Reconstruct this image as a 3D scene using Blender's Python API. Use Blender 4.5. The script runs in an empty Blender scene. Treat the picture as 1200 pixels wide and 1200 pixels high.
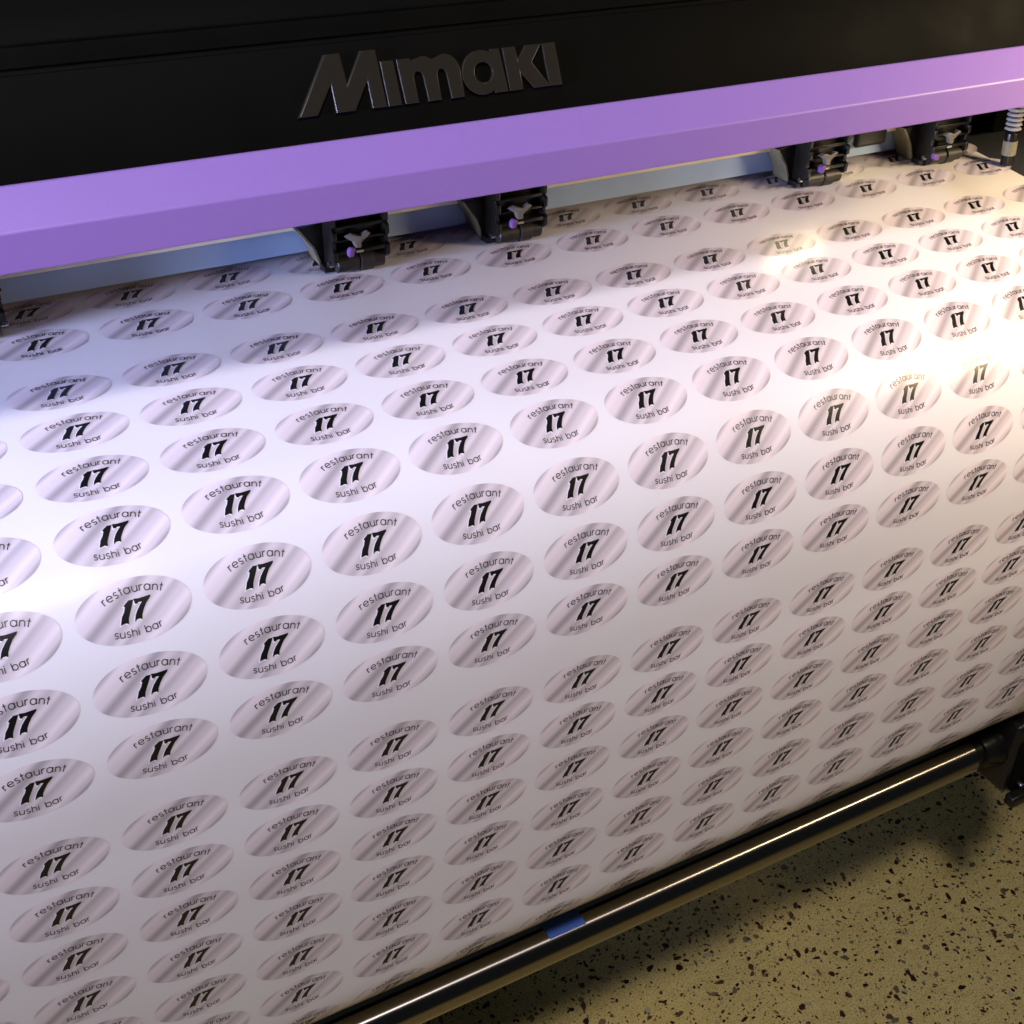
import bpy, bmesh, math, random
import numpy as np
from mathutils import Vector, Matrix
from mathutils.geometry import tessellate_polygon

scene = bpy.context.scene
COL = scene.collection
HC = 1.42                       # camera height above the floor; all (Y, Z) below are given from the camera, Z lifted by HC

# ------------------------------------------------------------------ camera
RIGHT = Vector((0.879845, -0.474953, 0.017106))
DOWN = Vector((-0.248864, -0.491086, -0.834806))
FWD = Vector((0.404894, 0.730243, -0.550278))
cam_data = bpy.data.cameras.new('camera')
cam_data.sensor_width = 36.0
cam_data.lens = 1469.32 / 1200 * 36.0
cam_data.clip_start = 0.01
cam_data.clip_end = 60
cam = bpy.data.objects.new('camera', cam_data)
cam.matrix_world = Matrix(((RIGHT.x, -DOWN.x, -FWD.x, 0), (RIGHT.y, -DOWN.y, -FWD.y, 0),
                           (RIGHT.z, -DOWN.z, -FWD.z, HC), (0, 0, 0, 1)))
COL.objects.link(cam)
scene.camera = cam

# ------------------------------------------------------------------ world and lamps (indoors, no sun)
world = bpy.data.worlds.new('World')
scene.world = world
world.use_nodes = True
bg = world.node_tree.nodes['Background']
bg.inputs['Color'].default_value = (0.75, 0.85, 1.0, 1)
bg.inputs['Strength'].default_value = 0.018


def area(name, loc, target, sx, sy, power, color):
    d = bpy.data.lights.new(name, 'AREA')
    d.shape = 'RECTANGLE'
    d.size, d.size_y, d.energy, d.color = sx, sy, power, color
    o = bpy.data.objects.new(name, d)
    loc = Vector(loc) + Vector((0, 0, HC))
    tgt = Vector(target) + Vector((0, 0, HC))
    o.location = loc
    o.rotation_euler = (tgt - loc).to_track_quat('-Z', 'Y').to_euler()
    COL.objects.link(o)
    return o


# ceiling lamp over the operator, added cool fill light from the left, warm work lamp by the right end
area('ceiling_lamp', (-0.12, -0.28, 0.87), (0.40, 0.6, -0.55), 0.18, 0.14, 18.2, (0.985, 0.93, 1.0))
left_fill = area('cool_fill', (-1.15, 0.54, -0.14), (0.3, 0.70, -0.30), 0.5, 0.26, 7.5, (0.54, 0.60, 1.0))
left_fill.data.spread = math.radians(60)     # beam of the added fill narrowed, so it hardly reaches the floor
wl = bpy.data.lights.new('warm_work_lamp', 'SPOT')
wl.energy = 44
wl.color = (1.0, 0.76, 0.46)
wl.shadow_soft_size = 0.11
wl.spot_size = math.radians(90)
wl.spot_blend = 1.0
wlo = bpy.data.objects.new('warm_work_lamp', wl)
wlo.location = (1.24, 0.29, HC - 0.07)
wlo.rotation_euler = (Vector((0.90, 0.70, -0.31)) - Vector((1.24, 0.29, -0.07))).to_track_quat('-Z', 'Y').to_euler()
COL.objects.link(wlo)

scene.view_settings.view_transform = 'Standard'
scene.view_settings.look = 'None'
scene.view_settings.exposure = 0
scene.view_settings.gamma = 1
scene.view_settings.use_curve_mapping = False


# ------------------------------------------------------------------ materials
def lin(r, g, b):
    return tuple(((c / 255) / 12.92 if c / 255 <= 0.04045 else ((c / 255 + 0.055) / 1.055) ** 2.4) for c in (r, g, b))


def mat(name, color, rough=0.5, metal=0.0, spec=0.5, noise=0.0, nscale=40, bump=0.0, bscale=600, emit=None, estr=0):
    m = bpy.data.materials.new(name)
    m.use_nodes = True
    nt = m.node_tree
    b = nt.nodes['Principled BSDF']
    b.inputs['Base Color'].default_value = (*color, 1)
    b.inputs['Roughness'].default_value = rough
    b.inputs['Metallic'].default_value = metal
    b.inputs['Specular IOR Level'].default_value = spec
    tc = nt.nodes.new('ShaderNodeTexCoord')
    if noise:
        n = nt.nodes.new('ShaderNodeTexNoise')
        n.inputs['Scale'].default_value = nscale
        n.inputs['Detail'].default_value = 5
        nt.links.new(tc.outputs['Object'], n.inputs['Vector'])
        r = nt.nodes.new('ShaderNodeValToRGB')
        r.color_ramp.elements[0].position = 0.3
        r.color_ramp.elements[1].position = 0.7
        r.color_ramp.elements[0].color = (*[c * (1 - noise) for c in color], 1)
        r.color_ramp.elements[1].color = (*[min(1, c * (1 + noise)) for c in color], 1)
        nt.links.new(n.outputs['Fac'], r.inputs['Fac'])
        nt.links.new(r.outputs['Color'], b.inputs['Base Color'])
        mr = nt.nodes.new('ShaderNodeMapRange')
        mr.inputs['To Min'].default_value = rough * 0.8
        mr.inputs['To Max'].default_value = min(1, rough * 1.25)
        nt.links.new(n.outputs['Fac'], mr.inputs['Value'])
        nt.links.new(mr.outputs['Result'], b.inputs['Roughness'])
    if bump:
        n2 = nt.nodes.new('ShaderNodeTexNoise')
        n2.inputs['Scale'].default_value = bscale
        n2.inputs['Detail'].default_value = 3
        nt.links.new(tc.outputs['Object'], n2.inputs['Vector'])
        bp = nt.nodes.new('ShaderNodeBump')
        bp.inputs['Strength'].default_value = bump
        bp.inputs['Distance'].default_value = 0.001
        nt.links.new(n2.outputs['Fac'], bp.inputs['Height'])
        nt.links.new(bp.outputs['Normal'], b.inputs['Normal'])
    if emit:
        b.inputs['Emission Color'].default_value = (*emit, 1)
        b.inputs['Emission Strength'].default_value = estr
    return m


M = {
    'vinyl': mat('white_vinyl', (0.80, 0.775, 0.81), 0.24, spec=0.45, noise=0.012, nscale=9),
    'ink': mat('black_ink', (0.006, 0.0055, 0.006), 0.32, spec=0.45),
    'grey_ink': mat('dark_grey_ink', (0.045, 0.042, 0.048), 0.32, spec=0.45),
    'white_ink': mat('unprinted_white', (0.80, 0.79, 0.82), 0.3, spec=0.45),
    'black': mat('black_plastic', (0.0034, 0.0033, 0.0026), 0.6, spec=0.025, noise=0.10, nscale=30),
    'black_gloss': mat('black_moulded_plastic', (0.007, 0.0065, 0.005), 0.30, spec=0.35, noise=0.2, nscale=120),
    'rubber': mat('black_rubber', (0.02, 0.018, 0.015), 0.45, spec=0.4, noise=0.2, nscale=300),
    'purple': mat('purple_enamel', (0.285, 0.165, 0.52), 0.42, spec=0.45, noise=0.012, nscale=300, bump=0.08, bscale=1500),
    'logo': mat('dark_chrome_letters', (0.020, 0.017, 0.012), 0.20, metal=0.0, spec=0.8),
    'bar': mat('pale_enamelled_steel', (0.40, 0.55, 0.82), 0.45, spec=0.4, noise=0.05, nscale=25),
    'cream': mat('cream_ledge', (0.88, 0.80, 0.60), 0.45, noise=0.05, nscale=80),
    'platen': mat('dark_anodised_aluminium', (0.05, 0.055, 0.062), 0.5, metal=0.3, noise=0.1, nscale=60, bump=0.05),
    'lever': mat('grey_lever_plastic', (0.16, 0.15, 0.13), 0.4, noise=0.05, nscale=200),
    'brass': mat('olive_bracket', (0.20, 0.18, 0.11), 0.4, noise=0.15, nscale=200),
    'steel': mat('bare_steel', (0.55, 0.54, 0.52), 0.25, metal=1.0, noise=0.05, nscale=200),
    'white_part': mat('white_plastic', (0.42, 0.41, 0.40), 0.35),
    'tape': mat('blue_tape', (0.03, 0.085, 0.36), 0.55, noise=0.08, nscale=150),
    'tip': mat('dull_purple_plastic', (0.16, 0.075, 0.25), 0.45, noise=0.05, nscale=200),
    'lamp': mat('lamp_glass', (0.9, 0.85, 0.7), 0.4, emit=(1.0, 0.80, 0.45), estr=42),
}

# polished tube: fine turning marks run round it, so highlights stretch along its length
m = mat('polished_tube', (0.31, 0.285, 0.25), 0.22, metal=1.0)
nt = m.node_tree
tg = nt.nodes.new('ShaderNodeTangent')
tg.direction_type = 'RADIAL'
tg.axis = 'X'
nt.links.new(tg.outputs['Tangent'], nt.nodes['Principled BSDF'].inputs['Tangent'])
nt.nodes['Principled BSDF'].inputs['Anisotropic'].default_value = 0.97
nt.nodes['Principled BSDF'].inputs['Anisotropic Rotation'].default_value = 0.25
M['tube'] = m

# printed oval: soft diagonal brushed-silver bands, laid in the sticker's own UV (pitch units)
m = bpy.data.materials.new('printed_silver_gradient')
m.use_nodes = True
nt = m.node_tree
pb = nt.nodes['Principled BSDF']
pb.inputs['Roughness'].default_value = 0.30
pb.inputs['Specular IOR Level'].default_value = 0.45
uv = nt.nodes.new('ShaderNodeUVMap')
sx = nt.nodes.new('ShaderNodeSeparateXYZ')
nt.links.new(uv.outputs['UV'], sx.inputs['Vector'])


def math_node(op, a, b):
    n = nt.nodes.new('ShaderNodeMath')
    n.operation = op
    for i, v in enumerate((a, b)):
        if isinstance(v, (int, float)):
            n.inputs[i].default_value = v
        else:
            nt.links.new(v, n.inputs[i])
    return n.outputs[0]


t_ = math_node('SUBTRACT', math_node('MULTIPLY', sx.outputs['X'], 0.616), math_node('MULTIPLY', sx.outputs['Y'], 0.788))
fac = math_node('ADD', math_node('MULTIPLY', t_, 1 / 0.70), 0.5)
rp = nt.nodes.new('ShaderNodeValToRGB')
rp.color_ramp.interpolation = 'EASE'
stops = [(-.34, .40), (-.285, .70), (-.20, .64), (-.125, .33), (-.05, .58), (.02, .46), (.075, .62), (.115, .44), (.18, .58), (.245, .73), (.29, .60), (.34, .33)]
el = rp.color_ramp.elements
while len(el) < len(stops):
    el.new(0.5)
for e_, (t, v) in zip(el, stops):
    e_.position = t / 0.70 + 0.5
for e_, (t, v) in zip(el, stops):
    e_.color = ((v * 1.1 + .03) * 1.0, (v * 1.1 + .03) * 0.89, (v * 1.1 + .03) * 0.95, 1)
nt.links.new(fac, rp.inputs['Fac'])
nt.links.new(rp.outputs['Color'], pb.inputs['Base Color'])
M['oval'] = m



# the vinyl is not dead flat: faint shared ripples, in place for the sheet and for the ink on it
def ripples(mt):
    nt_ = mt.node_tree
    g = nt_.nodes.new('ShaderNodeNewGeometry')
    n_ = nt_.nodes.new('ShaderNodeTexNoise')
    n_.inputs['Scale'].default_value = 13
    n_.inputs['Detail'].default_value = 1.5
    nt_.links.new(g.outputs['Position'], n_.inputs['Vector'])
    f_ = nt_.nodes.new('ShaderNodeTexNoise')
    f_.inputs['Scale'].default_value = 230
    f_.inputs['Detail'].default_value = 2
    nt_.links.new(g.outputs['Position'], f_.inputs['Vector'])
    b1 = nt_.nodes.new('ShaderNodeBump')
    b1.inputs['Strength'].default_value = 0.4
    b1.inputs['Distance'].default_value = 0.0018
    nt_.links.new(n_.outputs['Fac'], b1.inputs['Height'])
    b2 = nt_.nodes.new('ShaderNodeBump')
    b2.inputs['Strength'].default_value = 0.04
    b2.inputs['Distance'].default_value = 0.0005
    nt_.links.new(f_.outputs['Fac'], b2.inputs['Height'])
    nt_.links.new(b1.outputs['Normal'], b2.inputs['Normal'])
    nt_.links.new(b2.outputs['Normal'], nt_.nodes['Principled BSDF'].inputs['Normal'])


for k_ in ('vinyl', 'ink', 'grey_ink', 'white_ink', 'oval'):
    ripples(M[k_])

# terrazzo ground and its chips
m = bpy.data.materials.new('terrazzo_cement')
m.use_nodes = True
nt = m.node_tree
pb = nt.nodes['Principled BSDF']
pb.inputs['Roughness'].default_value = 0.42
tc = nt.nodes.new('ShaderNodeTexCoord')
n1 = nt.nodes.new('ShaderNodeTexNoise')
n1.inputs['Scale'].default_value = 55
n1.inputs['Detail'].default_value = 6
n1.inputs['Roughness'].default_value = 0.7
nt.links.new(tc.outputs['Object'], n1.inputs['Vector'])
r1 = nt.nodes.new('ShaderNodeValToRGB')
r1.color_ramp.elements[0].position = 0.30
r1.color_ramp.elements[1].position = 0.72
r1.color_ramp.elements[0].color = (0.72, 0.55, 0.18, 1)
r1.color_ramp.elements[1].color = (0.90, 0.715, 0.27, 1)
nt.links.new(n1.outputs['Fac'], r1.inputs['Fac'])
n3 = nt.nodes.new('ShaderNodeTexNoise')
n3.inputs['Scale'].default_value = 420
n3.inputs['Detail'].default_value = 4
nt.links.new(tc.outputs['Object'], n3.inputs['Vector'])
r3 = nt.nodes.new('ShaderNodeValToRGB')
r3.color_ramp.elements[0].position = 0.36
r3.color_ramp.elements[0].color = (0.62, 0.58, 0.50, 1)
r3.color_ramp.elements[1].position = 0.52
r3.color_ramp.elements[1].color = (1, 1, 1, 1)
nt.links.new(n3.outputs['Fac'], r3.inputs['Fac'])
mx = nt.nodes.new('ShaderNodeMix')
mx.data_type = 'RGBA'
mx.blend_type = 'MULTIPLY'
mx.inputs['Factor'].default_value = 1.0
nt.links.new(r1.outputs['Color'], mx.inputs['A'])
nt.links.new(r3.outputs['Color'], mx.inputs['B'])
nt.links.new(mx.outputs['Result'], pb.inputs['Base Color'])
M['floor'] = m
m = bpy.data.materials.new('terrazzo_chip')
m.use_nodes = True
nt = m.node_tree
at = nt.nodes.new('ShaderNodeAttribute')
at.attribute_name = 'chip'
nt.links.new(at.outputs['Color'], nt.nodes['Principled BSDF'].inputs['Base Color'])
nt.nodes['Principled BSDF'].inputs['Roughness'].default_value = 0.35
M['chip'] = m


# ------------------------------------------------------------------ helpers
def empty(name, loc, label=None, cat=None, group=None):
    o = bpy.data.objects.new(name, None)
    o.empty_display_size = 0.05
    o.location = loc
    COL.objects.link(o)
    if label:
        tag(o, label, cat, group)
    return o


def tag(o, label, cat, group=None):
    o['label'] = label
    o['category'] = cat
    if group:
        o['group'] = group
    return o


def link(name, me, material, parent=None, smooth=False, label=None):
    if material and not me.materials:
        me.materials.append(material)
    if smooth:
        for p in me.polygons:
            p.use_smooth = True
    o = bpy.data.objects.new(name, me)
    COL.objects.link(o)
    if parent:
        o.parent = parent
    if label:
        o['label'] = label
    return o


def from_bm(bm, name):
    bmesh.ops.recalc_face_normals(bm, faces=bm.faces[:])
    me = bpy.data.meshes.new(name)
    bm.to_mesh(me)
    bm.free()
    return me


def bm_box(bm, x0, x1, y0, y1, z0, z1):
    v = [bm.verts.new((x, y, z)) for x in (x0, x1) for y in (y0, y1) for z in (z0, z1)]
    for f in ((0, 1, 3, 2), (4, 6, 7, 5), (0, 4, 5, 1), (2, 3, 7, 6), (0, 2, 6, 4), (1, 5, 7, 3)):
        bm.faces.new([v[i] for i in f])


def bm_prism(bm, poly, x0, x1):
    """poly: list of (Y, Z), extruded along X"""
    a = [bm.verts.new((x0, y, z)) for y, z in poly]
    b = [bm.verts.new((x1, y, z)) for y, z in poly]
    n = len(poly)
    for i in range(n):
        bm.faces.new((a[i], a[(i + 1) % n], b[(i + 1) % n], b[i]))
    bm.faces.new(a[::-1])
    bm.faces.new(b)


def bm_tube(bm, p, q, r, seg=24, r2=None):
    """solid cylinder or cone from p to q"""
    p, q = Vector(p), Vector(q)
    r2 = r if r2 is None else r2
    d = (q - p).normalized()
    u = d.orthogonal().normalized()
    w = d.cross(u)
    a, b = [], []
    for i in range(seg):
        t = 2 * math.pi * i / seg
        o = u * math.cos(t) + w * math.sin(t)
        a.append(bm.verts.new(p + o * r))
        b.append(bm.verts.new(q + o * r2))
    for i in range(seg):
        bm.faces.new((a[i], a[(i + 1) % seg], b[(i + 1) % seg], b[i]))
    bm.faces.new(a[::-1])
    bm.faces.new(b)


def bm_turned(bm, pts, axis_yz, seg=32):
    """surface of revolution about an X axis: pts = [(x, r)]"""
    cy, cz = axis_yz
    rings = []
    for x, r in pts:
        rings.append([bm.verts.new((x, cy + r * math.cos(2 * math.pi * i / seg), cz + r * math.sin(2 * math.pi * i / seg))) for i in range(seg)])
    for a, b in zip(rings, rings[1:]):
        for i in range(seg):
            bm.faces.new((a[i], a[(i + 1) % seg], b[(i + 1) % seg], b[i]))
    bm.faces.new(rings[0][::-1])
    bm.faces.new(rings[-1])


def bevel(bm, w, seg=2, ang=0.5):
    es = [e for e in bm.edges if e.is_manifold and e.calc_face_angle(0) > ang]
    bmesh.ops.bevel(bm, geom=es, offset=w, segments=seg, profile=0.5, affect='EDGES', clamp_overlap=True)


def smooth_by_angle(o, deg=35):
    me = o.data
    for p in me.polygons:
        p.use_smooth = True
    me.set_sharp_from_angle(angle=math.radians(deg))


def part(name, parent, material, build, bev=0.0, seg=2, smooth=True, label=None):
    bm = bmesh.new()
    build(bm)
    if bev:
        bmesh.ops.recalc_face_normals(bm, faces=bm.faces[:])
        bevel(bm, bev, seg)
    o = link(name, from_bm(bm, name), M[material], parent, label=label)
    if smooth:
        smooth_by_angle(o)
    return o


# ------------------------------------------------------------------ the vinyl's path (Y, Z) from under the cover to the take-up roll
PITCH = 0.07
ROWS = [(0.7919, -0.3617), (0.7306, -0.3676), (0.6859, -0.3718), (0.642, -0.3794), (0.6002, -0.3922), (0.5682, -0.4227),
        (0.5518, -0.4625), (0.5448, -0.5046), (0.5445, -0.5633), (0.5448, -0.6053), (0.5467, -0.6484), (0.5491, -0.692), (0.5521, -0.7367)]
ctrl = [(0.96, -0.3560), (0.90, -0.3565), (0.8335, -0.3582)] + ROWS
A0 = (0.5570, -0.8110)
RC = (0.6040, -0.8080)
RR = math.hypot(A0[0] - RC[0], A0[1] - RC[1])
ctrl += [(0.5545, -0.774)]
a0 = math.atan2(A0[1] - RC[1], A0[0] - RC[0])
arc = [(RC[0] + RR * math.cos(a0 + i * 0.16), RC[1] + RR * math.sin(a0 + i * 0.16)) for i in range(0, 24)]
ctrl += arc
ctrl = np.array(ctrl)
tk = np.r_[0, np.cumsum(np.hypot(*np.diff(ctrl, axis=0).T))]


def nat_spline(t, y):
    n = len(t)
    h = np.diff(t)
    Amat = np.zeros((n, n))
    r = np.zeros(n)
    Amat[0, 0] = Amat[-1, -1] = 1
    for i in range(1, n - 1):
        Amat[i, i - 1], Amat[i, i], Amat[i, i + 1] = h[i - 1], 2 * (h[i - 1] + h[i]), h[i]
        r[i] = 6 * ((y[i + 1] - y[i]) / h[i] - (y[i] - y[i - 1]) / h[i - 1])
    k = np.linalg.solve(Amat, r)

    def ev(s):
        s = np.asarray(s, float)
        i = np.clip(np.searchsorted(t, s) - 1, 0, n - 2)
        a, b = t[i + 1] - s, s - t[i]
        return (k[i] * a ** 3 + k[i + 1] * b ** 3) / (6 * h[i]) + (y[i] / h[i] - k[i] * h[i] / 6) * a + (y[i + 1] / h[i] - k[i + 1] * h[i] / 6) * b
    return ev


fy, fz = nat_spline(tk, ctrl[:, 0]), nat_spline(tk, ctrl[:, 1])
ss = np.linspace(0, tk[-1], 6000)
yy, zz = fy(ss), fz(ss)
# light smoothing of the path, then re-parametrise by arc length
ker = np.exp(-0.5 * (np.arange(-150, 151) / 55.0) ** 2)
ker /= ker.sum()
pad = lambda v: np.r_[2 * v[0] - v[150:0:-1], v, 2 * v[-1] - v[-2:-152:-1]]
yy, zz = np.convolve(pad(yy), ker, 'valid'), np.convolve(pad(zz), ker, 'valid')
LEN = np.r_[0, np.cumsum(np.hypot(np.diff(yy), np.diff(zz)))]
TY, TZ = np.gradient(yy, LEN), np.gradient(zz, LEN)


def near_s(p):
    return LEN[np.argmin((yy - p[0]) ** 2 + (zz - p[1]) ** 2)]


S_ROW = [near_s(p) for p in ROWS]
pb_ = np.mean(np.diff(S_ROW[1:8]))
S_ALL = [S_ROW[0] - 2 * pb_, S_ROW[0] - pb_] + S_ROW + [S_ROW[12] + pb_, S_ROW[12] + 2 * pb_]


def on_sheet(x, s, off):
    """points on the vinyl: x along the printer, s along the path, off = height above the surface"""
    y, z = np.interp(s, LEN, yy), np.interp(s, LEN, zz)
    ty, tz = np.interp(s, LEN, TY), np.interp(s, LEN, TZ)
    ny, nz = tz, -ty                # outward side
    return np.c_[np.broadcast_to(x, np.shape(s)), y + ny * off, z + nz * off]


# ------------------------------------------------------------------ floor
fl = bmesh.new()
bm_box(fl, -2.2, 3.4, -1.8, 3.2, -0.05, 0)
floor = link('floor', from_bm(fl, 'floor'), M['floor'])
floor['kind'] = 'structure'
rng = random.Random(7)
V, F, Cc = [], [], []
for i in range(82000):
    x, y = rng.uniform(-0.5, 2.0), rng.uniform(-0.1, 1.7)
    r = min(0.0052, 0.0012 * math.exp(rng.gauss(0, 0.62)))
    n = rng.randint(5, 7)
    asp = rng.uniform(1.0, 2.3)
    ph = rng.uniform(0, 2 * math.pi)
    off = rng.uniform(0, 6.28)
    pts = []
    for k in range(n):
        a = off + 2 * math.pi * (k + rng.uniform(-0.3, 0.3)) / n
        rad = r * rng.uniform(0.75, 1.2)
        u, v = rad * math.cos(a) * asp ** 0.5, rad * math.sin(a) / asp ** 0.5
        pts.append((x + u * math.cos(ph) - v * math.sin(ph), y + u * math.sin(ph) + v * math.cos(ph)))
    if rng.random() < 0.68:
        c = rng.choice([(0.040, 0.017, 0.010), (0.060, 0.026, 0.016), (0.026, 0.013, 0.009), (0.09, 0.05, 0.026), (0.13, 0.07, 0.04)])
    else:
        c = rng.choice([(0.20, 0.155, 0.08), (0.16, 0.13, 0.06), (0.24, 0.16, 0.10), (0.50, 0.43, 0.25)])
    zc = 0.00015 + 0.0002 * rng.random()
    b0 = len(V)
    V += [(px, py, zc) for px, py in pts]
    F.append(tuple(range(b0, b0 + n)))
    Cc += [c] * n
me = bpy.data.meshes.new('terrazzo_chips')
me.from_pydata(V, [], F)
ca = me.color_attributes.new('chip', 'FLOAT_COLOR', 'POINT')
ca.data.foreach_set('color', np.c_[np.array(Cc), np.ones(len(Cc))].astype(np.float32).ravel())
chips = link('terrazzo_chips', me, M['chip'], floor)
chips['kind'] = 'stuff'

# ------------------------------------------------------------------ printer
XL, XR = -0.42, 1.62
printer = empty('wide_format_printer', (0.4, 0.95, 0), 'black wide-format printer with a purple trim bar and raised lettering, standing on terrazzo', 'printer')




def ppart(name, material, build, bev=0.0, seg=2, label=None, parent=None, smooth=True):
    """a printer part built in camera-relative (Y, Z); lifted to the floor frame"""
    def b2(bm):
        build(bm)
        bmesh.ops.translate(bm, verts=bm.verts[:], vec=(0, 0, HC))
    o = part(name, None, material, b2, bev, seg, smooth, label)
    p = parent or printer
    o.parent = p
    base = Vector(p.location)
    q = p
    while q.parent:
        q = q.parent
        base += q.location
    o.location = -base
    return o


S20, C20 = math.sin(math.radians(20)), math.cos(math.radians(20))
pan = lambda s, d=0.0: (0.637 + s * S20 - d * C20, -0.2061 + s * C20 + d * S20)    # point on the front panel, d = proud of it
cover = ppart('front_cover', 'black', lambda bm: bm_prism(bm, [
    pan(0.0), pan(0.0490), pan(0.0492, -0.0022), pan(0.0520, -0.0022), pan(0.0522), pan(0.0620), pan(0.0624, 0.0012), pan(0.0640, 0.0012), (0.6665, -0.1350), (0.735, -0.078), (1.05, -0.060),
    (1.05, -0.075), (0.745, -0.092), (0.672, -0.152), pan(0.045, -0.008), pan(0.0, -0.012)], XL, XR), 0.0008, 2)
ppart('trim_bar', 'purple', lambda bm: bm_prism(bm, [
    (0.6185, -0.2436), (0.6190, -0.2235), (0.6360, -0.2062), (0.652, -0.2062), (0.652, -0.2120), (0.632, -0.2300), (0.6220, -0.2436)], XL, XR), 0.0009, 3, smooth=False,
    label='purple enamelled trim bar along the bottom of the cover')


# raised lettering: outlines in mm along X and up the panel
def curve_letter(name, outlines):
    cu = bpy.data.curves.new(name, 'CURVE')
    cu.dimensions = '2D'
    cu.fill_mode = 'BOTH'
    cu.extrude = 0.0009
    cu.bevel_depth = 0.0008
    cu.bevel_resolution = 2
    for pts in outlines:
        sp = cu.splines.new('POLY')
        sp.points.add(len(pts) - 1)
        for q, (x, s) in zip(sp.points, pts):
            q.co = (x / 1000, s / 1000, 0, 1)
        sp.use_cyclic_u = True
    ob = bpy.data.objects.new(name + '_curve', cu)
    COL.objects.link(ob)
    dg = bpy.context.evaluated_depsgraph_get()
    me = bpy.data.meshes.new_from_object(ob.evaluated_get(dg))
    bpy.data.objects.remove(ob)
    R = Matrix(((1, 0, 0, 0), (0, S20, -C20, 0.637), (0, C20, S20, HC - 0.2061), (0, 0, 0, 1)))
    me.transform(R @ Matrix.Translation((0, 0, 0.0013)))
    me.materials.clear()
    o = link('letter', me, M['logo'], cover)
    smooth_by_angle(o, 25)


def arcpts(cx, cy, rx, ry, a, b, n=14):
    return [(cx + rx * math.cos(math.radians(a + (b - a) * i / n)), cy + ry * math.sin(math.radians(a + (b - a) * i / n))) for i in range(n + 1)]


curve_letter('m_cap', [[(222.3, 14.1), (241.0, 42.6), (248.9, 42.6), (250.4, 25.5), (261.6, 42.6), (269.3, 42.6), (270.9, 14.2), (263.9, 14.2), (263.1, 29.9), (252.9, 14.2), (243.0, 14.2), (242.2, 30.0), (231.4, 14.2)]])
curve_letter('i_one', [[(272.2, 36.2), (278.6, 36.2), (279.9, 14.2), (273.3, 14.2)]])
curve_letter('m_two', [[(281.8, 36.2), (283.3, 14.2), (290.1, 14.2)] + [(289.4, 26.0)] + arcpts(292.8, 26.3, 3.4, 4.1, 170, 10, 8) + [(297.3, 14.2), (304.0, 14.2), (303.6, 26.0)]
             + arcpts(307.0, 26.3, 3.4, 4.0, 170, 10, 8) + [(311.5, 14.2), (318.2, 14.2), (317.8, 27.0)] + arcpts(309.8, 28.0, 7.9, 8.6, 0, 115, 8)[1:] + [(304.0, 35.0)] + arcpts(297.0, 28.0, 7.0, 8.6, 50, 110, 6) + [(288.6, 35.0), (288.5, 36.2)]])
curve_letter('a_three', [[(338.8, 36.2), (343.5, 36.2), (345.8, 14.2), (338.9, 14.2), (338.6, 16.0)] + arcpts(331.6, 25.2, 11.9, 11.2, 305, 55, 30)[::1][::-1][::-1],
                         arcpts(332.6, 25.1, 6.3, 6.3, 0, 352, 26)])
curve_letter('k_four', [[(346.8, 36.2), (348.3, 14.2), (355.6, 14.2), (355.1, 24.2), (363.8, 14.2), (372.6, 14.2), (363.2, 27.4), (370.0, 36.2), (361.3, 36.2), (354.7, 28.2), (353.9, 36.2)]])
curve_letter('i_five', [[(372.6, 36.2), (379.8, 36.2), (381.2, 14.2), (374.1, 14.2)]])

# inside the mouth of the printer
ppart('rail_panel', 'bar', lambda bm: bm_prism(bm, [(0.846, -0.3527), (0.850, -0.3527), (0.872, -0.19), (0.866, -0.19)], XL, 0.868))
ppart('rail_ledge', 'cream', lambda bm: bm_box(bm, XL, 0.925, 0.836, 0.8455, -0.3316, -0.324), 0.0008)
ppart('rail_body', 'black', lambda bm: bm_box(bm, XL, XR, 0.905, 1.05, -0.350, -0.0755))
ppart('station_wall', 'black', lambda bm: bm_box(bm, 0.985, XR, 0.84, 0.904, -0.352, -0.12), 0.003)
ppart('sensor_block', 'black_gloss', lambda bm: bm_box(bm, 0.802, 0.838, 0.829, 0.8355, -0.3395, -0.300), 0.003, 3)

# platen and its curved front apron, just under the vinyl
ap = np.linspace(0.0, near_s((0.5445, -0.58)), 70)
top = on_sheet(0.0, ap, -0.0012)[:, 1:]
bot = on_sheet(0.0, ap, -0.010)[:, 1:]
ppart('platen', 'platen', lambda bm: bm_prism(bm, [tuple(p) for p in top] + [tuple(p) for p in bot[::-1]], XL, XR))
ppart('platen_beam', 'black', lambda bm: bm_box(bm, XL, XR, 0.66, 1.05, -0.62, -0.391), 0.004)
for x0 in (-0.40, 1.54):
    ppart('stand_leg', 'black', lambda bm: (bm_box(bm, x0, x0 + 0.07, 0.93, 1.02, -1.36, -0.61), bm_box(bm, x0 - 0.002, x0 + 0.072, 0.80, 1.35, -HC + 0.03, -1.36),
                                            bm_box(bm, x0 + 0.01, x0 + 0.06, 0.82, 0.87, -HC, -HC + 0.031), bm_box(bm, x0 + 0.01, x0 + 0.06, 1.28, 1.33, -HC, -HC + 0.031)), 0.004)
# small work lamp under the cover, on the rail
ppart('work_lamp', 'lamp', lambda bm: bm_tube(bm, (0.735, 0.831, -0.279), (0.790, 0.831, -0.279), 0.004, 14))
ppart('work_lamp_housing', 'black', lambda bm: bm_box(bm, 0.725, 0.80, 0.8353, 0.86, -0.287, -0.268), 0.001)


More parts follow.
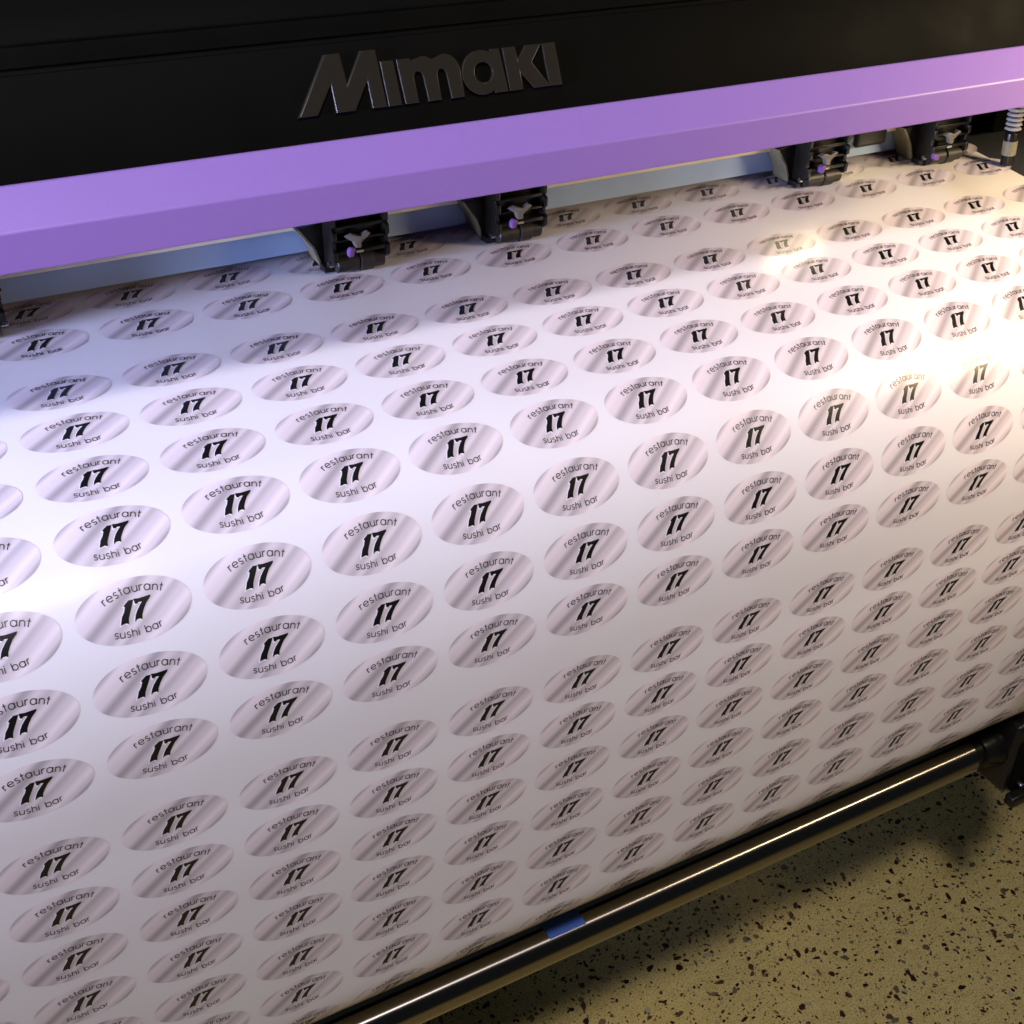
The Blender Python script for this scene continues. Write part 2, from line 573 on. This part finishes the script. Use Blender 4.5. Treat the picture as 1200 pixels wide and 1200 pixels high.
# ------------------------------------------------------------------ pinch rollers
def make_pinch(xc):
    """one roller clamp; built about its own origin at the contact line, x from -0.022 to 0.022"""
    root = bpy.data.objects.new('pinch_roller', None)
    root.empty_display_size = 0.02
    COL.objects.link(root)
    root.parent = printer
    root.location = Vector((xc, 0.812, HC - 0.3597)) - printer.location

    def p(name, material, build, bev=0.0, seg=2, label=None):
        o = part(name, root, material, build, bev, seg, True, label)
        return o
    # housing with a stepped front, open slots between its ledges
    p('housing', 'black_gloss', lambda bm: (bm_box(bm, -0.0185, 0.0185, 0.001, 0.026, 0.014, 0.060),
                                            bm_prism(bm, [(0.0275, 0.020), (0.040, 0.003), (0.046, 0.006), (0.046, 0.070), (0.0275, 0.070)], -0.0182, 0.0182)), 0.0008)
    for sx in (-1, 1):
        p('side_plate', 'black_gloss', lambda bm: bm_prism(bm, [(-0.008, 0.012), (-0.0085, 0.019), (-0.005, 0.0205), (-0.005, 0.0255), (-0.0075, 0.027), (-0.0075, 0.0335),
                                                            (-0.004, 0.035), (-0.006, 0.037), (-0.006, 0.060), (0.034, 0.060), (0.036, 0.010), (0.020, 0.004), (0.004, 0.003)],
                                                           sx * 0.0203 - 0.0017, sx * 0.0203 + 0.0017), 0.0004)
    for z0, dz, y0 in ((0.0165, 0.0028, -0.0078), (0.0255, 0.0018, -0.0055), (0.0345, 0.0025, -0.0048)):
        p('ledge', 'black_gloss', lambda bm: bm_box(bm, -0.0184, 0.0184, y0, 0.0009, z0, z0 + dz), 0.0004)
    # roller: axle, narrow and wide rubber sleeves
    p('axle', 'steel', lambda bm: bm_turned(bm, [(-0.0235, 0.0022), (0.0235, 0.0022)], (0.0, 0.0078), 12))
    ro = p('roller', 'rubber', lambda bm: bm_turned(bm, [(-0.0184, 0.0060), (-0.0178, 0.0068), (-0.0015, 0.0068), (-0.0010, 0.0062), (-0.0005, 0.0062), (0.0, 0.0080), (0.0092, 0.0080), (0.0098, 0.0074),
                                                     (0.0100, 0.0066), (0.0182, 0.0066), (0.0184, 0.006)], (0.0, 0.0078), 28))
    # release lever: Y-shaped grey plastic with a purple tip
    p('lever', 'lever', lambda bm: (bm_prism_xz(bm, [(-0.0135, 0.0305), (-0.0075, 0.0265), (-0.0055, 0.0215), (-0.0015, 0.0215), (-0.0015, 0.0255), (0.0060, 0.0310), (0.0040, 0.0325), (-0.0020, 0.0300), (-0.0080, 0.0320)], -0.0115, -0.0065)), 0.0006)
    p('lever_tip', 'tip', lambda bm: bm_prism_xz(bm, [(-0.0120, 0.0160), (-0.0085, 0.0160), (-0.0065, 0.0218), (-0.0100, 0.0226), (-0.0120, 0.0205)], -0.0130, -0.0080), 0.0006)
    p('index_mark', 'white_part', lambda bm: bm_box(bm, -0.0045, 0.0008, -0.0084, -0.0079, 0.0168, 0.0184))
    p('screw', 'steel', lambda bm: bm_tube(bm, (0.0222, 0.004, 0.034), (0.0240, 0.004, 0.034), 0.0018, 10))
    p('screw', 'steel', lambda bm: bm_tube(bm, (0.0222, 0.004, 0.029), (0.0240, 0.004, 0.029), 0.0018, 10))
    # spring rod on the left flank
    def spring(bm):
        for i in range(7):
            bm_turned(bm, [(-0.0345 + i * 0.0018, 0.0016), (-0.0338 + i * 0.0018, 0.0022), (-0.0331 + i * 0.0018, 0.0016)], (0.020, 0.0335), 10)
        bm_turned(bm, [(-0.036, 0.0008), (-0.0205, 0.0008)], (0.020, 0.0335), 8)
    p('spring', 'steel', spring)
    # swept arm back to the rail on the left
    p('arm', 'black_gloss', lambda bm: bm_prism_xz(bm, [(-0.0185, 0.006), (-0.0235, 0.004), (-0.0290, 0.018), (-0.0400, 0.033), (-0.0185, 0.036)], 0.012, 0.0325), 0.0006)
    p('arm_flange', 'brass', lambda bm: bm_prism_xz(bm, [(-0.0235, 0.003), (-0.0252, 0.003), (-0.0308, 0.018), (-0.0425, 0.0335), (-0.0401, 0.0332), (-0.0291, 0.018)], 0.0115, 0.0318))
    p('foot', 'black_gloss', lambda bm: bm_box(bm, -0.026, -0.0188, 0.001, 0.012, 0.0012, 0.006), 0.0006)
    return root


def bm_prism_xz(bm, poly, y0, y1):
    a = [bm.verts.new((x, y0, z)) for x, z in poly]
    b = [bm.verts.new((x, y1, z)) for x, z in poly]
    n = len(poly)
    for i in range(n):
        bm.faces.new((a[i], a[(i + 1) % n], b[(i + 1) % n], b[i]))
    bm.faces.new(a[::-1])
    bm.faces.new(b)


pinch = make_pinch(0.318)
for xc in (0.049, 0.450, 0.750, 0.893):
    r = pinch.copy()
    COL.objects.link(r)
    r.location = Vector((xc, 0.812, HC - 0.3597)) - printer.location
    for ch in pinch.children:
        c = ch.copy()
        COL.objects.link(c)
        c.parent = r
        if xc > 0.8 and ch.name.startswith('lever_tip'):
            # this clamp's lever is swung aside: its tip lies flat to the right
            c.rotation_euler = (0, math.radians(-80), 0)
            c.location = (0.0005, 0, 0.0175)

# ribbed spring post by the vinyl's right edge
post = ppart('spring_post', 'black_gloss', lambda bm: (bm_tube(bm, (0.9485, 0.785, -0.3605), (0.9465, 0.785, -0.331), 0.0058, 20),
                                                      bm_tube(bm, (0.9465, 0.785, -0.3312), (0.944, 0.785, -0.262), 0.003, 14)), 0.0004)
ppart('collar', 'brass', lambda bm: bm_tube(bm, (0.9482, 0.785, -0.351), (0.9470, 0.785, -0.338), 0.0064, 20), parent=post)
for i in range(6):
    z = -0.3275 + i * 0.0042
    ppart('rib', 'white_part', lambda bm: bm_tube(bm, (0.9463 - i * 0.0002, 0.785, z), (0.9462 - i * 0.0002, 0.785, z + 0.0016), 0.0075, 22, 0.0060), parent=post)

# ------------------------------------------------------------------ take-up: holders and polished tube
TC = (0.600, -0.915)
TR = 0.0182


def holder(x, sgn, label):
    h = empty('tube_holder', (x, TC[0], 0), label, 'holder')
    bx = lambda bm, a, b, y0, y1, z0, z1: bm_box(bm, min(sgn * a, sgn * b), max(sgn * a, sgn * b), y0, y1, HC + z0, HC + z1)
    part('chuck', h, 'black_gloss', lambda bm: bm_turned(bm, [(sgn * q, r) for q, r in ((-0.0001, 0.0145), (0.012, 0.0145), (0.0125, 0.018), (0.020, 0.0195), (0.030, 0.0235), (0.034, 0.0235))], (0.0, HC + TC[1]), 32))
    part('housing', h, 'black_gloss', lambda bm: bx(bm, 0.0335, 0.120, -0.030, 0.110, TC[1] - 0.046, TC[1] + 0.047), 0.006, 3)
    part('clamp_plate', h, 'black', lambda bm: bx(bm, 0.040, 0.104, -0.036, -0.0295, TC[1] - 0.04, TC[1] + 0.022), 0.0015)
    part('clamp_lever', h, 'black_gloss', lambda bm: bx(bm, 0.030, 0.070, -0.048, -0.0355, TC[1] - 0.05, TC[1] - 0.036), 0.003, 3)
    for q, z in ((0.048, TC[1] - 0.03), (0.060, TC[1] - 0.024), (0.090, TC[1] + 0.007)):
        part('screw', h, 'steel', lambda bm: bm_tube(bm, (sgn * q, -0.0405, HC + z), (sgn * q, -0.0358, HC + z), 0.0028, 12), 0.0005)
    part('drive_shaft', h, 'black_gloss', lambda bm: bm_turned(bm, [(sgn * q, 0.011) for q in (0.1195, 0.2105)], (0.04, HC + TC[1]), 24))
    return h


holder(0.875, 1, 'black holder gripping the polished tube beside the sunlit patch of terrazzo'.replace('sunlit', 'lit'))
holder(-0.37, -1, 'black holder at the far end of the polished tube, under the cool-lit vinyl')

def stand(x, sgn, name, label, cat):
    m_ = empty(name, (x, 0.60, 0), label, cat)
    bx = lambda bm, a, b, y0, y1, z0, z1: bm_box(bm, min(sgn * a, sgn * b), max(sgn * a, sgn * b), y0, y1, z0, z1)
    part('box', m_, 'black_gloss', lambda bm: bx(bm, 0.0, 0.42, -0.13, 0.12, HC - 1.0, HC - 0.80), 0.008, 3)
    part('post', m_, 'black', lambda bm: bx(bm, 0.36, 0.41, 0.025, 0.075, 0.014, HC - 0.999), 0.002)
    part('foot', m_, 'black', lambda bm: bx(bm, 0.345, 0.425, -0.04, 0.16, 0.0, 0.0145), 0.002)


stand(1.085, 1, 'take_up_motor', 'black take-up motor box on a post beside the tube holder', 'motor')
stand(-0.58, -1, 'take_up_support', 'black bearing box on a post at the far end of the polished tube', 'support')

tube = empty('polished_tube', (0.2, TC[0], HC + TC[1]), 'long polished metal tube below the hanging vinyl, with a scrap of blue tape', 'tube')
part('tube', tube, 'tube', lambda bm: bm_turned(bm, [(-0.5699, TR - 0.0006), (-0.5695, TR), (0.6743, TR), (0.675, TR - 0.0006)], (0, 0), 96))
part('end_plug', tube, 'black_gloss', lambda bm: bm_turned(bm, [(0.6745, TR - 0.002), (0.6765, TR - 0.0022)], (0, 0), 40))


def tape(bm):
    n = 14
    va = [(math.radians(56 + i * 64 / n)) for i in range(n + 1)]
    grid = []
    for r in (TR + 0.0004, TR + 0.0001):
        rows = []
        for a in va:
            sk = (a - va[0]) * 0.0015
            rows.append([bm.verts.new((0.172 + sk, r * math.cos(a), r * math.sin(a))), bm.verts.new((0.208 + sk, r * math.cos(a), r * math.sin(a)))])
        grid.append(rows)
    o, i_ = grid
    for k in range(n):
        bm.faces.new((o[k][0], o[k + 1][0], o[k + 1][1], o[k][1]))
        bm.faces.new((i_[k][1], i_[k + 1][1], i_[k + 1][0], i_[k][0]))
        for e in (0, 1):
            bm.faces.new((o[k][e], i_[k][e], i_[k + 1][e], o[k + 1][e]))
    for k in (0, n):
        bm.faces.new((o[k][0], o[k][1], i_[k][1], i_[k][0]))


part('tape', tube, 'tape', tape, label='scrap of blue tape stuck on the tube')

# ------------------------------------------------------------------ the vinyl and its printed stickers
SX0, SX1 = -0.30, 0.943
X_K0, SKEW = 1.16884 * PITCH, -0.01263 * PITCH
sheet = empty('vinyl_sheet', (0.3, 0.545, 0), 'glossy white vinyl sheet printed with rows of oval restaurant stickers', 'sheet')
SO = Vector((0.3, 0.545, -HC))          # stored offset so that children use camera-relative coordinates


def sheet_child(name, me, material, parent, x=0.0):
    o = link(name, me, material, parent)
    return o


ns = 420
sv = np.linspace(0.012, LEN[-1] - 0.01, ns)
xs = np.linspace(SX0, SX1, 13)
skew = lambda s: SKEW * np.interp(s, S_ALL, np.arange(-2, 15) - 5.0)
V = []
for off in (0.0, -0.0004):
    pts = on_sheet(0.0, sv, off)
    for x in xs:
        q = pts.copy()
        q[:, 0] = x + skew(sv)
        V.append(q)
V = np.concatenate(V)
nx = len(xs)
F = []
idx = lambda l, i, j: l * nx * ns + i * ns + j
for i in range(nx - 1):
    for j in range(ns - 1):
        F.append((idx(0, i, j), idx(0, i, j + 1), idx(0, i + 1, j + 1), idx(0, i + 1, j)))
        F.append((idx(1, i, j), idx(1, i + 1, j), idx(1, i + 1, j + 1), idx(1, i, j + 1)))
for j in range(ns - 1):
    F.append((idx(0, 0, j), idx(1, 0, j), idx(1, 0, j + 1), idx(0, 0, j + 1)))
    F.append((idx(0, nx - 1, j), idx(0, nx - 1, j + 1), idx(1, nx - 1, j + 1), idx(1, nx - 1, j)))
me = bpy.data.meshes.new('vinyl')
me.from_pydata((V - np.array(SO)).tolist(), [], F)
bm = bmesh.new()
bm.from_mesh(me)
bmesh.ops.recalc_face_normals(bm, faces=bm.faces[:])
bm.to_mesh(me)
bm.free()
link('vinyl', me, M['vinyl'], sheet, smooth=True)
part('wound_core', sheet, 'vinyl', lambda bm: bm_turned(bm, [(SX0 - 0.3 + 0.002, RR - 0.0012), (SX1 - 0.3 - 0.02, RR - 0.0012)], (RC[0] - SO.y, RC[1] + HC), 64))

# glyph strokes, x-height = 1
A_ = lambda cx, cy, rx, ry, a, b, n=10: arcpts(cx, cy, rx, ry, a, b, n)
GL = {
    'r': (0.55, [[(0.05, 0), (0.05, 1)], [(0.05, 0.55)] + A_(0.42, 0.55, 0.37, 0.42, 150, 75, 5)]),
    'e': (1.0, [[(0.03, 0.5), (0.97, 0.5)] + A_(0.5, 0.5, 0.47, 0.5, 8, 315, 16)]),
    's': (0.72, [A_(0.36, 0.74, 0.27, 0.26, 30, 270, 10) + A_(0.36, 0.25, 0.30, 0.25, 80, -150, 10)]),
    't': (0.5, [[(0.25, 0), (0.25, 1.4)], [(0.0, 0.98), (0.52, 0.98)]]),
    'a': (1.05, [A_(0.48, 0.5, 0.46, 0.5, 0, 360, 20), [(0.97, 0), (0.97, 1)]]),
    'u': (0.9, [[(0.05, 1), (0.05, 0.42)] + A_(0.44, 0.42, 0.39, 0.42, 190, 350, 8) + [(0.83, 0.42), (0.83, 1)], [(0.85, 0), (0.85, 0.5)]]),
    'n': (0.88, [[(0.05, 0), (0.05, 1)], [(0.05, 0.5)] + A_(0.44, 0.56, 0.39, 0.43, 170, 10, 8) + [(0.83, 0.5), (0.83, 0)]]),
    'h': (0.88, [[(0.05, 0), (0.05, 1.42)], [(0.05, 0.5)] + A_(0.44, 0.56, 0.39, 0.43, 170, 10, 8) + [(0.83, 0.5), (0.83, 0)]]),
    'i': (0.18, [[(0.08, 0), (0.08, 1)], [(0.08, 1.22), (0.08, 1.38)]]),
    'b': (1.05, [[(0.05, 0), (0.05, 1.42)], A_(0.54, 0.5, 0.46, 0.5, 0, 360, 20)]),
    ' ': (0.55, []),
}


def stroke_polys(pts, w):
    """a polyline as quads with mitred joins"""
    p = np.array(pts, float)
    d = np.diff(p, axis=0)
    d /= np.linalg.norm(d, axis=1)[:, None] + 1e-12
    n = np.c_[-d[:, 1], d[:, 0]]
    L, R = [], []
    for i in range(len(p)):
        if i == 0:
            m_ = n[0]
        elif i == len(p) - 1:
            m_ = n[-1]
        else:
            m_ = n[i - 1] + n[i]
            m_ = m_ / max(0.6, (m_ @ m_) / 2) if (m_ @ m_) > 1e-6 else n[i]
        L.append(p[i] + m_ * w / 2)
        R.append(p[i] - m_ * w / 2)
    return [[L[i], R[i], R[i + 1], L[i + 1]] for i in range(len(p) - 1)]


def text_polys(text, xh, gap, radius, vmid, ucen, up, weight):
    adv = [GL[c][0] * xh for c in text]
    total = sum(adv) + gap * (len(text) - 1)
    x = -total / 2
    out = []
    for c, a in zip(text, adv):
        mid = x + a / 2
        th = mid / radius
        for st in GL[c][1]:
            for q in stroke_polys(st, weight):
                pq = []
                for gx, gy in q:
                    lx, ly = gx * xh - a / 2, gy * xh
                    if up:   # arch: centre of curvature below
                        rr = radius + ly
                        pq.append((ucen + rr * math.sin(th) + lx * math.cos(th), vmid - radius + rr * math.cos(th) - lx * math.sin(th)))
                    else:    # bowl: centre of curvature above
                        rr = radius - ly
                        pq.append((ucen + rr * math.sin(th) + lx * math.cos(th), vmid + radius - rr * math.cos(th) + lx * math.sin(th)))
                out.append(pq)
        x += a + gap
    return out


LETTERS = text_polys('restaurant', 0.047, 0.0105, 0.50, 0.140, 0.020, True, 0.18) + \
    text_polys('sushi bar', 0.043, 0.0125, 0.85, -0.196, -0.004, False, 0.18)
ONE = [(-.122, -.086), (-.100, -.030), (-.073, .006), (-.056, .045), (-.066, .050), (-.054, .062), (-.021, .084), (.012, .082), (-.014, .030), (-.036, -.010),
       (-.056, -.050), (-.064, -.088), (-.082, -.078)]
SEVEN = [(.022, .050), (.020, .086), (.060, .080), (.146, .084), (.140, .070), (.100, .034), (.072, -.006), (.050, -.046), (.042, -.080), (.030, -.070), (.008, -.070),
         (-.014, -.086), (.002, -.044), (.022, -.010), (.052, .026), (.078, .052), (.048, .056), (.034, .046)]
SHIFT = lambda poly: [(u - 0.008, v - 0.005) for u, v in outset(poly, 0.005)]      # the white edge sits to the lower left of the digits


def outset(poly, d):
    p = np.array(poly)
    n = len(p)
    area_ = 0.5 * sum(p[i][0] * p[(i + 1) % n][1] - p[(i + 1) % n][0] * p[i][1] for i in range(n))
    sg = 1 if area_ > 0 else -1
    out = []
    for i in range(n):
        a, b = p[i] - p[i - 1], p[(i + 1) % n] - p[i]
        na, nb = np.array((a[1], -a[0])) / np.linalg.norm(a) * sg, np.array((b[1], -b[0])) / np.linalg.norm(b) * sg
        m_ = na + nb
        m_ = m_ / max(0.5, (m_ @ m_) / 2)
        out.append(tuple(p[i] + m_ * d))
    return out


def flat_bm(polys, tess=False):
    """flat polygons in (u, v), cut into thin strips so that they can follow the curve"""
    bm = bmesh.new()
    for poly in polys:
        if tess:
            vs = [bm.verts.new((u, v, 0)) for u, v in poly]
            for tri in tessellate_polygon([[Vector((u, v, 0)) for u, v in poly]]):
                try:
                    bm.faces.new([vs[i] for i in tri])
                except ValueError:
                    pass
        else:
            bm.faces.new([bm.verts.new((u, v, 0)) for u, v in poly])
    return bm


def strips(bm, step):
    v0, v1 = min(v.co.y for v in bm.verts), max(v.co.y for v in bm.verts)
    k = math.ceil(v0 / step)
    while k * step < v1:
        bmesh.ops.bisect_plane(bm, geom=bm.verts[:] + bm.edges[:] + bm.faces[:], plane_co=(0, k * step, 0), plane_no=(0, 1, 0))
        k += 1


oval_poly = [(0.4475 * math.cos(2 * math.pi * i / 72), 0.255 * math.sin(2 * math.pi * i / 72)) for i in range(72)]
src = {}
for key, bm in (('oval', flat_bm([oval_poly])), ('outline', flat_bm([SHIFT(ONE), SHIFT(SEVEN)], True)),
                ('number', flat_bm([outset(ONE, 0.0025), outset(SEVEN, 0.0025)], True)), ('lettering', flat_bm(LETTERS))):
    strips(bm, 0.03)
    bm.normal_update()
    for f in bm.faces:
        if f.normal.z < 0:
            f.normal_flip()
    co = np.array([v.co[:2] for v in bm.verts])
    bm.verts.index_update()
    src[key] = (co, [tuple(v.index for v in f.verts) for f in bm.faces])
    bm.free()
OFF = {'oval': 0.00010, 'outline': 0.00017, 'number': 0.00024, 'lettering': 0.00024}
MATKEY = {'oval': 'oval', 'outline': 'white_ink', 'number': 'ink', 'lettering': 'grey_ink'}
SUB = {'outline': 'number_outline', 'number': 'number', 'lettering': 'lettering'}


def sheet_mesh(key, s0):
    co, faces = src[key]
    pts = on_sheet(0.0, s0 - co[:, 1] * PITCH, OFF[key])
    pts[:, 0] = co[:, 0] * PITCH
    pts[:, 1] -= SO.y
    pts[:, 2] += HC
    me = bpy.data.meshes.new(key)
    me.from_pydata(pts.tolist(), [], faces)
    if key == 'oval':
        uvl = me.uv_layers.new(name='UVMap')
        li = np.empty(len(me.loops), int)
        me.loops.foreach_get('vertex_index', li)
        uvl.data.foreach_set('uv', co[li].astype(np.float32).ravel())
    me.polygons.foreach_set('use_smooth', [True] * len(me.polygons))
    nrm = on_sheet(0.0, s0 - co[:, 1] * PITCH, 1.0) - on_sheet(0.0, s0 - co[:, 1] * PITCH, 0.0)
    me.normals_split_custom_set_from_vertices(nrm.tolist())
    me.materials.append(M[MATKEY[key]])
    return me


for r, s0 in enumerate(S_ALL):
    meshes = {k: sheet_mesh(k, s0) for k in OFF}
    for k in range(-4, 13):
        x = X_K0 + k * PITCH + SKEW * (r - 2 - 5)
        st = link('sticker', meshes['oval'], None, sheet)
        st.location.x = x - SO.x
        for key, nm in SUB.items():
            link(nm, meshes[key], None, st)
